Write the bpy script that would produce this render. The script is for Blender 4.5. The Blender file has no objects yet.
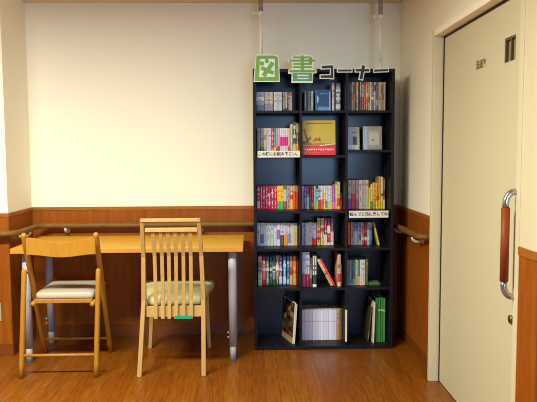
import bpy, bmesh, math
from mathutils import Vector, Matrix

SC = bpy.context.scene
COL = SC.collection

# ---------------------------------------------------------------- camera
F_PX, PITCH, YAW, ROLL, CAM_H = 624.6755, 0.0774, 0.0281, -0.0049, 1.2765
def make_camera():
    cd = bpy.data.cameras.new('camera'); o = bpy.data.objects.new('camera', cd); COL.objects.link(o)
    fh = Vector((math.sin(YAW), math.cos(YAW), 0)); r0 = Vector((math.cos(YAW), -math.sin(YAW), 0)); z = Vector((0, 0, 1))
    fwd = fh * math.cos(PITCH) - z * math.sin(PITCH)
    down0 = -(fh * math.sin(PITCH) + z * math.cos(PITCH))
    c, s = math.cos(ROLL), math.sin(ROLL)
    U = r0 * c - down0 * s
    V = r0 * s + down0 * c
    m = Matrix((U, -V, -fwd)).transposed().to_4x4(); m.translation = Vector((0, 0, CAM_H))
    o.matrix_world = m
    cd.sensor_fit = 'HORIZONTAL'; cd.sensor_width = 36.0; cd.lens = F_PX / 537.0 * 36.0
    cd.clip_start = 0.05
    SC.camera = o
make_camera()

# ---------------------------------------------------------------- light and exposure
w = bpy.data.worlds.new('world'); SC.world = w; w.use_nodes = True
w.node_tree.nodes['Background'].inputs[0].default_value = (0.6, 0.75, 1.0, 1)
w.node_tree.nodes['Background'].inputs[1].default_value = 0.05

def area(name, loc, target, sx, sy, energy, col, spread=180):
    l = bpy.data.lights.new(name, 'AREA'); l.shape = 'RECTANGLE'; l.size = sx; l.size_y = sy
    l.energy = energy; l.color = col; l.spread = math.radians(spread)
    o = bpy.data.objects.new(name, l); COL.objects.link(o); o.location = loc
    d = Vector(target) - Vector(loc); o.rotation_euler = d.to_track_quat('-Z', 'Y').to_euler()
    return o
WARM = (0.96, 0.96, 0.77)
area('ceiling_lamp_and_fill', (-1.35, 1.95, 2.27), (-1.35, 1.95, 0), 1.2, 0.22, 136, WARM)
area('ceiling_lamp_and_fill', (-0.35, 2.0, 2.27), (-0.35, 2.0, 0), 0.6, 0.22, 24, WARM)  # unseen fill lamp, added to brighten the back wall near the bookcase
area('window_daylight', (1.25, -3.9, 1.35), (1.25, 4.3, 1.35), 1.7, 1.3, 122, (0.42, 0.66, 1.0))

SC.view_settings.view_transform = 'Standard'; SC.view_settings.look = 'None'
SC.view_settings.exposure = 0.07; SC.view_settings.gamma = 1.0; SC.view_settings.use_curve_mapping = False
SC.cycles.filter_width = 1.0
SC.cycles.max_bounces = 8; SC.cycles.diffuse_bounces = 6
try: SC.cycles.use_denoising = True
except Exception: pass

# ---------------------------------------------------------------- materials
def lin(h):
    v = [int(h[i:i+2], 16) / 255 for i in (0, 2, 4)]
    return tuple((c / 12.92 if c <= 0.04045 else ((c + 0.055) / 1.055) ** 2.4) for c in v) + (1.0,)
MATS = {}
def mat(h, rough=0.5, metal=0.0, spec=0.5):
    k = (h, rough, metal, spec)
    if k in MATS: return MATS[k]
    m = bpy.data.materials.new('paint_' + h); m.use_nodes = True
    b = m.node_tree.nodes['Principled BSDF']
    b.inputs['Base Color'].default_value = lin(h); b.inputs['Roughness'].default_value = rough
    b.inputs['Metallic'].default_value = metal; b.inputs['Specular IOR Level'].default_value = spec
    nt = m.node_tree
    n = nt.nodes.new('ShaderNodeTexNoise'); n.inputs['Scale'].default_value = 60
    mx = nt.nodes.new('ShaderNodeMixRGB'); mx.blend_type = 'MULTIPLY'; mx.inputs[0].default_value = 0.10
    mx.inputs[1].default_value = lin(h)
    tc = nt.nodes.new('ShaderNodeTexCoord'); nt.links.new(tc.outputs['Object'], n.inputs['Vector'])
    nt.links.new(n.outputs['Fac'], mx.inputs[2]); nt.links.new(mx.outputs[0], b.inputs['Base Color'])
    MATS[k] = m
    return m

def vivid(h, gain=1.3, sat=1.12):
    c = [v*gain for v in lin(h)[:3]]; g = sum(c)/3; c = [min(max(g + (v-g)*sat, 0.0), 0.95) for v in c]
    return ''.join('%02X' % round(255*((v*12.92) if v <= 0.0031308 else 1.055*v**(1/2.4)-0.055)) for v in c)

def wood(name, c1, c2, scale=(1, 1, 12), rough=0.4, fine=8.0, board=None, boardcol=None, spec=0.5, coat=0.0):
    """streaky wood; scale stretches the noise; board=(axis, width) draws joints between boards"""
    m = bpy.data.materials.new(name); m.use_nodes = True; nt = m.node_tree; N = nt.nodes; L = nt.links
    b = N['Principled BSDF']; b.inputs['Roughness'].default_value = rough; b.inputs['Specular IOR Level'].default_value = spec
    b.inputs['Coat Weight'].default_value = coat; b.inputs['Coat Roughness'].default_value = 0.25
    geo = N.new('ShaderNodeNewGeometry'); mp = N.new('ShaderNodeMapping'); mp.inputs['Scale'].default_value = scale
    L.new(geo.outputs['Position'], mp.inputs['Vector'])
    n = N.new('ShaderNodeTexNoise'); n.inputs['Scale'].default_value = fine; n.inputs['Detail'].default_value = 5
    L.new(mp.outputs[0], n.inputs['Vector'])
    cr = N.new('ShaderNodeValToRGB'); cr.color_ramp.elements[0].position = 0.3; cr.color_ramp.elements[1].position = 0.7
    cr.color_ramp.elements[0].color = lin(c1); cr.color_ramp.elements[1].color = lin(c2)
    L.new(n.outputs['Fac'], cr.inputs[0]); out = cr.outputs[0]
    if board:
        sep = N.new('ShaderNodeSeparateXYZ'); L.new(geo.outputs['Position'], sep.inputs[0])
        add = None
        for ax in board[0]:
            if add is None: add = sep.outputs[ax]
            else:
                a = N.new('ShaderNodeMath'); a.operation = 'ADD'; L.new(add, a.inputs[0]); L.new(sep.outputs[ax], a.inputs[1]); add = a.outputs[0]
        a = N.new('ShaderNodeMath'); a.operation = 'DIVIDE'; L.new(add, a.inputs[0]); a.inputs[1].default_value = board[1]
        fr = N.new('ShaderNodeMath'); fr.operation = 'FRACT'; L.new(a.outputs[0], fr.inputs[0])
        lt = N.new('ShaderNodeMath'); lt.operation = 'LESS_THAN'; L.new(fr.outputs[0], lt.inputs[0]); lt.inputs[1].default_value = board[2]
        mx = N.new('ShaderNodeMixRGB'); mx.inputs[2].default_value = lin(boardcol)
        f2 = N.new('ShaderNodeMath'); f2.operation = 'MULTIPLY'; f2.inputs[1].default_value = board[3]; L.new(lt.outputs[0], f2.inputs[0])
        L.new(f2.outputs[0], mx.inputs[0]); L.new(out, mx.inputs[1]); out = mx.outputs[0]
    L.new(out, b.inputs['Base Color'])
    return m

def plank_floor(name):
    m = bpy.data.materials.new(name); m.use_nodes = True; nt = m.node_tree; N = nt.nodes; L = nt.links
    b = N['Principled BSDF']; b.inputs['Roughness'].default_value = 0.33; b.inputs['Specular IOR Level'].default_value = 0.35
    geo = N.new('ShaderNodeNewGeometry')
    rot = N.new('ShaderNodeMapping'); rot.inputs['Rotation'].default_value = (0, 0, math.radians(90))
    L.new(geo.outputs['Position'], rot.inputs['Vector'])
    br = N.new('ShaderNodeTexBrick'); br.offset = 0.37; br.inputs['Scale'].default_value = 1.0
    br.inputs['Brick Width'].default_value = 0.9; br.inputs['Row Height'].default_value = 0.075
    br.inputs['Mortar Size'].default_value = 0.0012; br.inputs['Mortar Smooth'].default_value = 0.3
    br.inputs['Color1'].default_value = lin('985A18'); br.inputs['Color2'].default_value = lin('8A4C10'); br.inputs['Mortar'].default_value = lin('70380E')
    L.new(rot.outputs[0], br.inputs['Vector'])
    mp = N.new('ShaderNodeMapping'); mp.inputs['Scale'].default_value = (14, 1.2, 1); L.new(geo.outputs['Position'], mp.inputs['Vector'])
    n = N.new('ShaderNodeTexNoise'); n.inputs['Scale'].default_value = 6; n.inputs['Detail'].default_value = 6; L.new(mp.outputs[0], n.inputs['Vector'])
    cr = N.new('ShaderNodeValToRGB'); cr.color_ramp.elements[0].position = 0.3; cr.color_ramp.elements[1].position = 0.72
    cr.color_ramp.elements[0].color = (0.62, 0.56, 0.5, 1); cr.color_ramp.elements[1].color = (1, 1, 1, 1)
    L.new(n.outputs['Fac'], cr.inputs[0])
    mx = N.new('ShaderNodeMixRGB'); mx.blend_type = 'MULTIPLY'; mx.inputs[0].default_value = 1
    L.new(br.outputs['Color'], mx.inputs[1]); L.new(cr.outputs[0], mx.inputs[2]); L.new(mx.outputs[0], b.inputs['Base Color'])
    return m

def plaster(name, h, rough=0.85):
    m = bpy.data.materials.new(name); m.use_nodes = True; nt = m.node_tree; N = nt.nodes; L = nt.links
    b = N['Principled BSDF']; b.inputs['Roughness'].default_value = rough; b.inputs['Base Color'].default_value = lin(h)
    b.inputs['Specular IOR Level'].default_value = 0.2
    geo = N.new('ShaderNodeNewGeometry'); n = N.new('ShaderNodeTexNoise'); n.inputs['Scale'].default_value = 180
    L.new(geo.outputs['Position'], n.inputs['Vector'])
    bp = N.new('ShaderNodeBump'); bp.inputs['Strength'].default_value = 0.08; bp.inputs['Distance'].default_value = 0.002
    L.new(n.outputs['Fac'], bp.inputs['Height']); L.new(bp.outputs[0], b.inputs['Normal'])
    return m

M_WALL = plaster('wall_paper', 'F8F3E2'); M_TAN = plaster('far_paint', '9A8A6C'); M_CEIL = plaster('ceiling_board', 'D8CCA8')
M_FLOOR = plank_floor('floor_planks')
M_PANEL = wood('panel_wood', '8E4810', '9E5616', (3, 3, .5), 0.42, 9, ((0, 1), 0.05, 0.06, 0.45), '6A3410', spec=0.2)
M_CAP = wood('cap_wood', '985A1A', 'A8661E', (2, 2, 2), 0.35, 6)
M_BASE = wood('baseboard_wood', '763A10', '804214', (2, 2, 2), 0.4, 6)
M_RAIL = wood('rail_wood', '6E4A1E', '7C5626', (3, 3, 3), 0.5, 7, spec=0.3)
M_DESK = wood('desk_laminate', 'D09A1E', 'DAA426', (1, 9, 4), 0.38, 5)
M_DEDGE = wood('desk_edge', 'C0862C', 'C88E32', (1, 9, 4), 0.45, 5)
M_CHAIR = wood('beech_wood', 'BA965A', 'C4A064', (6, 6, 1), 0.45, 10, spec=0.3)
M_FOLD = wood('honey_wood', 'A87422', 'B27E2A', (6, 6, 1), 0.45, 10, spec=0.3)
M_CASE = wood('dark_case', '1A151B', '1F1A20', (6, 6, 1), 0.42, 10, spec=0.15)
M_CBACK = wood('dark_back', '1C1C2A', '222232', (3, 3, 3), 0.24, 6, spec=0.27)
M_GRIP = wood('grip_wood', '84380F', '8E4218', (8, 8, 1), 0.5, 8, spec=0.25)
M_DOOR = plaster('door_paint', 'C8C0A4', 0.45); M_FRAME = plaster('frame_and_dimmed_wall', 'D4CAAE', 0.45)
M_STEEL = mat('B8B6B4', 0.25, 0.9); M_LEG = mat('B4B0B8', 0.45, 0.0); M_WHITE = mat('FAF6EC', 0.5); M_DARK = mat('1C1814', 0.6)

# ---------------------------------------------------------------- mesh helpers
class MB:
    def __init__(self): self.bm = bmesh.new(); self.mats = []
    def mi(self, m):
        if m not in self.mats: self.mats.append(m)
        return self.mats.index(m)
    def _add(self, tmp, m, smooth=False):
        i = self.mi(m); vm = {}
        for v in tmp.verts: vm[v] = self.bm.verts.new(v.co)
        for f in tmp.faces:
            try:
                g = self.bm.faces.new([vm[v] for v in f.verts]); g.material_index = i; g.smooth = smooth
            except ValueError: pass
        tmp.free()
    def box(self, x0, x1, y0, y1, z0, z1, m, bev=0.0, M=None):
        t = bmesh.new(); bmesh.ops.create_cube(t, size=1)
        for v in t.verts: v.co = Vector(((x0+x1)/2 + v.co.x*(x1-x0), (y0+y1)/2 + v.co.y*(y1-y0), (z0+z1)/2 + v.co.z*(z1-z0)))
        if bev: bmesh.ops.bevel(t, geom=list(t.edges), offset=bev, segments=2, affect='EDGES', profile=0.5)
        if M: bmesh.ops.transform(t, matrix=M, verts=t.verts)
        self._add(t, m); return self
    def tube(self, pts, r, m, seg=14, flat=1.0, caps=True, up=(0, 0, 1)):
        """swept round bar through pts; r number or list; flat squashes across the second axis"""
        pts = [Vector(p) for p in pts]; n = len(pts); rs = r if isinstance(r, (list, tuple)) else [r]*n
        t = bmesh.new(); rings = []; side = None
        for k, p in enumerate(pts):
            d = (pts[min(k+1, n-1)] - pts[max(k-1, 0)]).normalized()
            if side is None:
                u = Vector(up)
                if abs(d.dot(u)) > 0.95: u = Vector((1, 0, 0))
                side = d.cross(u).normalized()
            side = (side - d * side.dot(d)).normalized(); upv = side.cross(d).normalized()
            rings.append([t.verts.new(p + side*math.cos(2*math.pi*j/seg)*rs[k] + upv*math.sin(2*math.pi*j/seg)*rs[k]*flat) for j in range(seg)])
        for a, b in zip(rings, rings[1:]):
            for j in range(seg): t.faces.new((a[j], a[(j+1) % seg], b[(j+1) % seg], b[j]))
        if caps: t.faces.new(rings[0][::-1]); t.faces.new(rings[-1])
        bmesh.ops.recalc_face_normals(t, faces=t.faces)
        self._add(t, m, True); return self
    def bar(self, p0, p1, wx, wy, m, w1=None, bev=0.003):
        """rectangular bar from p0 to p1 whose ends stay level; wx, wy its widths; w1 widths at the end"""
        t = bmesh.new(); w1 = w1 or (wx, wy); q = []
        for p, (a, b) in ((p0, (wx, wy)), (p1, w1)):
            q.append([t.verts.new((p[0]+sx*a/2, p[1]+sy*b/2, p[2])) for sx, sy in ((-1, -1), (1, -1), (1, 1), (-1, 1))])
        t.faces.new(q[0][::-1]); t.faces.new(q[1])
        for j in range(4): t.faces.new((q[0][j], q[0][(j+1) % 4], q[1][(j+1) % 4], q[1][j]))
        bmesh.ops.recalc_face_normals(t, faces=t.faces)
        if bev: bmesh.ops.bevel(t, geom=list(t.edges), offset=bev, segments=2, affect='EDGES', profile=0.5)
        self._add(t, m); return self
    def prism(self, poly, a0, a1, axis, m, bev=0.0):
        """poly: 2-D outline; axis 'x','y','z' = extrusion axis; the outline uses the other two axes in order"""
        t = bmesh.new()
        def P(u, v, a): return {'x': (a, u, v), 'y': (u, a, v), 'z': (u, v, a)}[axis]
        lo = [t.verts.new(P(u, v, a0)) for u, v in poly]; hi = [t.verts.new(P(u, v, a1)) for u, v in poly]
        t.faces.new(lo); t.faces.new(hi[::-1]); n = len(poly)
        for j in range(n): t.faces.new((lo[j], hi[j], hi[(j+1) % n], lo[(j+1) % n]))
        bmesh.ops.recalc_face_normals(t, faces=t.faces)
        if bev: bmesh.ops.bevel(t, geom=list(t.edges), offset=bev, segments=2, affect='EDGES', profile=0.5)
        self._add(t, m); return self
    def build(self, name, parent=None, origin=None, M=None):
        me = bpy.data.meshes.new(name)
        if M is not None: bmesh.ops.transform(self.bm, matrix=M, verts=self.bm.verts)
        if origin is None:
            if parent: origin = Vector((0, 0, 0))
            else:
                c = [v.co for v in self.bm.verts]
                origin = Vector(((min(v.x for v in c)+max(v.x for v in c))/2, (min(v.y for v in c)+max(v.y for v in c))/2, min(v.z for v in c)))
        origin = Vector(origin)
        off = parent_world(parent) if parent else origin
        for v in self.bm.verts: v.co -= off
        self.bm.to_mesh(me); self.bm.free()
        for m in self.mats: me.materials.append(m)
        o = bpy.data.objects.new(name, me); COL.objects.link(o)
        if parent: o.parent = parent
        else: o.location = off
        return o
def parent_world(p):
    v = Vector((0, 0, 0))
    while p: v += p.location; p = p.parent
    return v
def thing(name, label, cat, loc, group=None):
    o = bpy.data.objects.new(name, None); COL.objects.link(o); o.location = loc; o.empty_display_size = 0.1
    o['label'] = label; o['category'] = cat
    if group: o['group'] = group
    return o
def tag(o, label, cat, group=None):
    o['label'] = label; o['category'] = cat
    if group: o['group'] = group
    return o
def struct(o): o['kind'] = 'structure'; return o

def text_mesh(s, size, M, m, name, parent, depth=0.0006, bold=0.0):
    cu = bpy.data.curves.new(name, 'FONT'); cu.body = s; cu.size = size; cu.extrude = depth; cu.align_x = 'CENTER'; cu.align_y = 'CENTER'; cu.offset = bold
    t = bpy.data.objects.new(name, cu); COL.objects.link(t)
    bpy.context.view_layer.update()
    me = bpy.data.meshes.new_from_object(t.evaluated_get(bpy.context.evaluated_depsgraph_get()))
    COL.objects.unlink(t); bpy.data.objects.remove(t)
    me.transform(M); me.name = name
    me.transform(Matrix.Translation(-parent_world(parent)))
    me.materials.clear(); me.materials.append(m)
    o = bpy.data.objects.new(name, me); COL.objects.link(o); o.parent = parent
    return o

# ---------------------------------------------------------------- room shell
XR, XL, YW, YO, ZC = 1.0346, -1.516, 4.349, 3.921, 2.292
ZCAP = 0.9078
YE, RC = 2.200, 0.040          # near end of the right wall, radius of its rounded corner
YJ0, YJ1 = 2.402, 3.37         # door opening
ZD = 1.892
struct(MB().box(-4, 4, -4, 4.5, -0.1, 0, M_FLOOR).build('floor'))
struct(MB().box(-4, 4, -4, 4.5, ZC, ZC+0.1, M_CEIL).build('ceiling'))
struct(MB().box(XL, XR, YW, YW+0.1, 0, ZC, M_WALL).build('wall_back'))
struct(MB().box(XL-0.1, XL, YO, YW+0.1, 0, ZC, M_WALL).box(-4, XL-0.1, YO, YO+0.1, 0, ZC, M_WALL).build('wall_left'))
struct(MB().box(-4.1, -4, -4, 4.5, 0, ZC, M_TAN).build('wall_far_left'))
struct(MB().box(4, 4.1, -4, 4.5, 0, ZC, M_TAN).build('wall_far_right'))
# rear wall behind the camera with its window opening
struct(MB().box(-4, 0.35, -4.1, -4, 0, ZC, M_TAN).box(2.15, 4, -4.1, -4, 0, ZC, M_TAN)
       .box(0.35, 2.15, -4.1, -4, 0, 0.65, M_TAN).box(0.35, 2.15, -4.1, -4, 2.05, ZC, M_TAN).build('wall_rear'))

def round_profile(x, ye, r, yfar, xfar, grow=0.0):
    """plan outline of the right wall's near end; grow offsets it outwards into the room"""
    x -= grow; ye -= grow; r += grow
    pts = [(x, yfar)]
    for k in range(9):
        a = math.pi + k / 8 * math.pi / 2
        pts.append((x + r + r*math.cos(a), ye + r + r*math.sin(a)))
    pts += [(xfar, ye)]
    return pts
wr = MB()
prof = round_profile(XR, YE, RC, YJ0, 4.0)
wr.box(XR, XR+0.1, YJ1, YW+0.1, 0, ZC, M_WALL)
wr.box(XR, XR+0.1, YJ0, YJ1, ZD, ZC, M_WALL)
struct(wr.build('wall_right'))
we = MB(); we.prism(prof + [(4.0, YJ0)], 0, ZC, 'z', M_FRAME)  # darker frame paint on this wall end offsets over-bright light there
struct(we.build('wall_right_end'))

# wainscot panels, cap rails, baseboards
T = 0.004
def wains(z0, z1, m, t, name_):
    return z0, z1, m, t
p = MB(); c = MB(); b = MB()
for mb, z0, z1, m, t in ((p, 0, ZCAP-0.02, M_PANEL, T), (c, ZCAP-0.022, ZCAP, M_CAP, 0.009), (b, 0, 0.078, M_BASE, 0.007)):
    mb.box(XL, XR, YW-t, YW, z0, z1, m)
struct(p.build('trim_1')); struct(c.build('trim_2')); struct(b.build('baseboard_back'))
p = MB(); c = MB(); b = MB()
for mb, z0, z1, m, t in ((p, 0, ZCAP-0.02, M_PANEL, T), (c, ZCAP-0.022, ZCAP, M_CAP, 0.009), (b, 0, 0.078, M_BASE, 0.007)):
    mb.box(XL, XL+t, YO-t, YW-t, z0, z1, m); mb.box(-4, XL+t*0, YO-t, YO, z0, z1, m)
struct(p.build('trim_3')); struct(c.build('trim_4')); struct(b.build('baseboard_left'))
p = MB(); c = MB(); b = MB()
for mb, z0, z1, m, t in ((p, 0, ZCAP-0.02, M_PANEL, T), (c, ZCAP-0.022, ZCAP, M_CAP, 0.009), (b, 0, 0.078, M_BASE, 0.007)):
    mb.box(XR-t, XR, YJ1+0.031, YW-t, z0, z1, m)
struct(p.build('trim_5')); struct(c.build('trim_6')); struct(b.build('baseboard_right'))
p = MB(); c = MB()
for mb, z0, z1, m, t in ((p, 0, ZCAP-0.02, M_PANEL, T), (c, ZCAP-0.028, ZCAP+0.004, M_CAP, 0.009)):
    a = round_profile(XR, YE, RC, YJ0-0.048, 3.9, t); q = round_profile(XR, YE, RC, YJ0-0.048, 3.9, 0)
    mb.prism(a + q[::-1], z0, z1, 'z', m)
struct(p.build('trim_7')); struct(c.build('trim_8'))

# sliding door with its frame, pull handle, lock, glass slot and lettering
DX = XR + 0.006
door = bpy.data.objects.new('door_1', None); COL.objects.link(door); door.location = (DX, (YJ0+YJ1)/2, 0); struct(door)
fr = MB()
fr.box(0.984, XR, YJ1, YJ1+0.03, 0, ZD+0.03, M_FRAME, 0.002)
fr.box(0.986, XR, YJ0-0.04, YJ1-0.0005, ZD, ZD+0.03, M_WALL, 0.002)
fr.box(XR-0.003, XR+0.02, YJ0-0.04, YJ0, 0, ZD-0.0005, M_FRAME, 0.002)
fr.build('door_frame', door)
WY0, WY1, WZ0, WZ1 = 2.457, 2.564, 1.636, 1.734
dp = MB(); y0, y1 = YJ0+0.001, YJ1-0.010
X1 = DX+0.036
dp.box(DX, X1, y0, WY0, 0.006, ZD-0.012, M_DOOR); dp.box(DX, X1, WY1, y1, 0.006, ZD-0.012, M_DOOR)
dp.box(DX, X1, WY0, WY1, 0.006, WZ0, M_DOOR); dp.box(DX, X1, WY0, WY1, WZ1, ZD-0.012, M_DOOR)
dp.build('door_panel', door)
gw = MB(); gw.box(DX+0.014, DX+0.018, WY0, WY1, WZ0, WZ1, mat('9A927A', 0.2, 0, 0.5)); g = gw.build('glass_slot', door)
gf = MB(); mk = mat('5A4E34', 0.5); gf.box(DX+0.002, DX+0.013, WY0+0.0002, WY0+0.008, WZ0+.0002, WZ1-.0002, mk).box(DX+0.002, DX+0.013, WY1-0.008, WY1-0.0002, WZ0+.0002, WZ1-.0002, mk)
gf.box(DX+0.002, DX+0.013, WY0+0.0082, WY1-0.0082, WZ1-0.009, WZ1-.0002, mk).box(DX+0.004, DX+0.013, 2.506, 2.516, WZ0+.0002, WZ1-0.0092, mk); gf.build('slot_frame', g)
MB().box(XR+0.001, XR+0.09, YJ1-0.0098, YJ1-0.0005, 0, ZD, M_DARK).box(XR+0.055, XR+0.09, YJ0, YJ1-0.0098, 0, ZD, M_DARK).box(XR+0.003, XR+0.054, YJ0, YJ1-0.0098, ZD-0.0115, ZD-0.0005, M_DARK).build('door_gap_shade', door)  # dark strips painted in as shade in the gaps round the door panel
HY, HX = 2.404+0.045, XR-0.040
h = MB(); h.tube([(HX, HY-0.045, 0.766), (HX, HY-0.045, 1.057)], 0.0165, M_GRIP, 16); hg = h.build('handle_grip', door)
hm = MB()
for z0, s in ((1.057, 1), (0.766, -1)):
    pts = [(HX, HY-0.045, z0)]
    for k in range(9):
        a = k/8*math.pi/2
        pts.append((HX + 0.036*(1-math.cos(a)), HY-0.045, z0 + s*(0.018 + 0.045*math.sin(a))))
    pts.append((DX-0.0, HY-0.045, z0 + s*0.063))
    hm.tube(pts, 0.0125, M_STEEL, 14)
hm.build('handle_mount', hg)
lk = MB(); lk.tube([(DX, 2.432, 0.605), (DX-0.008, 2.432, 0.605)], 0.017, mat('8A7A50', 0.3, 0.8), 16, up=(0, 0, 1)).tube([(DX-0.0082, 2.432, 0.605), (DX-0.011, 2.432, 0.605)], 0.008, M_DARK, 12); lk.build('lock', door)
R = Matrix(((0, 0, -1, DX-0.0012), (-1, 0, 0, 2.822), (0, 1, 0, 1.667), (0, 0, 0, 1)))
text_mesh('洗面室', 0.043, R, mat('7A6438', 0.6), 'door_lettering', door, 0.0003, 0.0006)

# handrail along the left, back and right walls
rail = thing('handrail', 'brown wooden handrail on silver brackets running round the panelled walls', 'handrail', (XL+0.07, YW-0.07, 0))
off, zr = 0.068, 0.786
def arc(cx, cy, r, a0, a1, n=7): return [(cx + r*math.cos(a0+(a1-a0)*k/n), cy + r*math.sin(a0+(a1-a0)*k/n), zr) for k in range(n+1)]
r_ = 0.09
pts = [(-3.9, YO-off, zr)] + arc(XL+off-r_, YO-off+r_, r_, -math.pi/2, 0) + arc(XL+off+r_, YW-off-r_, r_, math.pi, math.pi/2) \
    + arc(XR-off-r_, YW-off-r_, r_, math.pi/2, 0) + arc(XR-off+0.06, 3.60, 0.06, math.pi, 1.5*math.pi) + [(XR-T-0.0005, 3.54, zr)]
rb = MB(); rb.tube(pts, 0.0185, M_RAIL, 16, up=(0, 0, 1)); rb.build('rail', rail)
def bracket(wx, wy, nx, ny):
    m = MB(); M_STEEL = mat('DCD8CC', 0.35, 0.15)
    m.tube([(wx, wy, zr-0.045), (wx+nx*0.006, wy+ny*0.006, zr-0.045)], 0.018, M_STEEL, 14)
    m.tube([(wx+nx*d, wy+ny*d, z) for d, z in ((0.005, zr-0.045), (0.030, zr-0.048), (0.052, zr-0.043), (0.064, zr-0.03), (off-0.001, zr-0.0175))], 0.009, M_STEEL, 12)
    m.build('bracket', rail)
for wx, wy, nx, ny in ((-1.27, YW-T, 0, -1), (0.0-0.35, YW-T, 0, -1), (0.6, YW-T, 0, -1), (XL+T, 4.10, 1, 0), (XR-T, 4.15, -1, 0), (XR-T, 3.69, -1, 0), (-2.1, YO-T, 0, -1)):
    bracket(wx, wy, nx, ny)

pl = MB(); pl.box(-1.70, -1.577, YO-T-0.006, YO-T, 0.225, 0.342, mat('A8A49A', 0.4), 0.002)
pt = thing('wall_outlet_plate', 'pale grey outlet plate low on the wood panelling left of the folding chair', 'outlet plate', (-1.64, YO-T, 0.225))
pl.build('plate', pt)
MB().box(-1.655, -1.622, YO-T-0.008, YO-T-0.006, 0.262, 0.305, mat('D0CCC0', 0.4), 0.0005).build('socket', pt)

# ---------------------------------------------------------------- desk
DXL, DXR, DY0, DY1, DZ = -1.426, -0.0494, 3.697, 4.262, 0.7164
desk = thing('desk', 'long light ochre desk with grey metal legs standing against the wood panelling', 'desk', ((DXL+DXR)/2, (DY0+DY1)/2, 0))
MB().box(DXL, DXR, DY0, DY1, DZ-0.0035, DZ, M_DESK, 0.001).box(DXL, DXR, DY0, DY1, DZ-0.03, DZ-0.0036, M_DEDGE, 0.002).build('tabletop', desk)
a = MB(); a.box(DXL+0.07, DXR-0.09, DY0+0.09, DY0+0.11, DZ-0.050, DZ-0.0305, M_DARK).box(DXL+0.07, DXR-0.09, DY1-0.11, DY1-0.09, DZ-0.050, DZ-0.0305, M_DARK); a.build('underframe', desk)
for i, (x, y) in enumerate(((-0.117, 3.775), (-0.117, 4.19), (-1.366, 3.79), (-1.345, 4.15))):
    m = MB(); m.tube([(x, y, 0.095), (x, y, DZ-0.031)], 0.0245, M_LEG, 20)
    lg = m.build('leg', desk)
    m = MB(); m.tube([(x, y, 0.006), (x, y, 0.0948)], 0.0195, M_LEG, 20).tube([(x, y, 0), (x, y, 0.0058)], 0.022, mat('4A4A50', 0.6), 20); m.build('foot_tube', lg)
    m = MB()
    for z in (0.145, 0.175): m.tube([(x-0.022, y, z), (x-0.034, y, z)], 0.007, mat('C8C8CC', 0.35, 0.5), 10)
    m.build('height_screw', lg)

# ---------------------------------------------------------------- folding chair
fc = thing('folding_chair', 'honey coloured wooden folding chair with white padded seat, left of slatted chair', 'chair', (-1.09, 3.74, 0))
def lerp(a, b, t): return tuple(a[i]+(b[i]-a[i])*t for i in range(3))
LT, LB = (-1.257, 3.46, 0.836), (-1.328, 3.972, 0.0); RT, RB = (-0.861, 3.46, 0.836), (-0.911, 3.968, 0.0)
for tp, bt in ((LT, LB), (RT, RB)):
    m = MB(); n = 10
    m.tube([lerp(bt, tp, k/n) for k in range(n)] + [lerp(bt, tp, 0.985), lerp(bt, tp, 0.996), tp], [0.0155]*n + [0.0155, 0.0125, 0.007], M_FOLD, 14, flat=1.15); m.build('front_leg', fc)
for (x0, x1) in ((-1.316, -1.291), (-0.892, -0.872)):
    m = MB(); bt, tp = (x0, 3.510, 0), (x1, 3.548, 0.622); n = 8
    m.tube([lerp(bt, tp, k/n) for k in range(n)] + [lerp(bt, tp, 0.98), lerp(bt, tp, 0.994), tp], [0.0165]*n + [0.0165, 0.0135, 0.007], M_FOLD, 14, flat=0.9); lg = m.build('rear_leg', fc)
    m = MB(); m.tube([(x1+0.0, 3.565, 0.595), (x1+0.002, 3.588, 0.595)], 0.006, M_STEEL, 10); m.build('hinge_bolt', lg)
# curved back slat
def slat(mb, m):
    n = 18; t = bmesh.new(); fr_, bk = [], []
    for k in range(n+1):
        u = k/n; x = -1.248 + u*(0.382); w_ = (math.cos((u-0.5)*2*math.pi)+1)/2; w_ = w_**0.9
        y = 3.472 + 0.026*math.sin(math.pi*u)*0 + 0.03*(1-(2*u-1)**2)*0.45
        zt = 0.813 - 0.033*w_; zb = 0.716 - 0.018*w_
        fr_.append((t.verts.new((x, y-0.007, zb)), t.verts.new((x, y-0.009, zt)))); bk.append((t.verts.new((x, y+0.009, zb)), t.verts.new((x, y+0.007, zt))))
    for k in range(n):
        t.faces.new((fr_[k][0], fr_[k+1][0], fr_[k+1][1], fr_[k][1])); t.faces.new((bk[k][1], bk[k+1][1], bk[k+1][0], bk[k][0]))
        t.faces.new((fr_[k][1], fr_[k+1][1], bk[k+1][1], bk[k][1])); t.faces.new((bk[k][0], bk[k+1][0], fr_[k+1][0], fr_[k][0]))
    for k in (0, n): t.faces.new((fr_[k][0], fr_[k][1], bk[k][1], bk[k][0]))
    bmesh.ops.recalc_face_normals(t, faces=t.faces)
    bmesh.ops.bevel(t, geom=[e for e in t.edges if len(e.link_faces) == 2 and e.calc_face_angle() > 1.0], offset=0.003, segments=2, affect='EDGES')
    mb._add(t, m, False)
m = MB(); slat(m, M_FOLD); m.build('backrest', fc)
m = MB()
m.tube([(-1.268, 3.585, 0.408), (-1.276, 3.975, 0.430)], 0.0135, M_FOLD, 14).tube([(-0.924, 3.585, 0.404), (-0.930, 3.975, 0.430)], 0.0135, M_FOLD, 14)
m.box(-1.262, -0.930, 3.612, 3.634, 0.408, 0.432, M_FOLD, 0.003).box(-1.262, -0.936, 3.955, 3.975, 0.414, 0.434, M_FOLD, 0.003)
m.build('seat_frame', fc)
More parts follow.
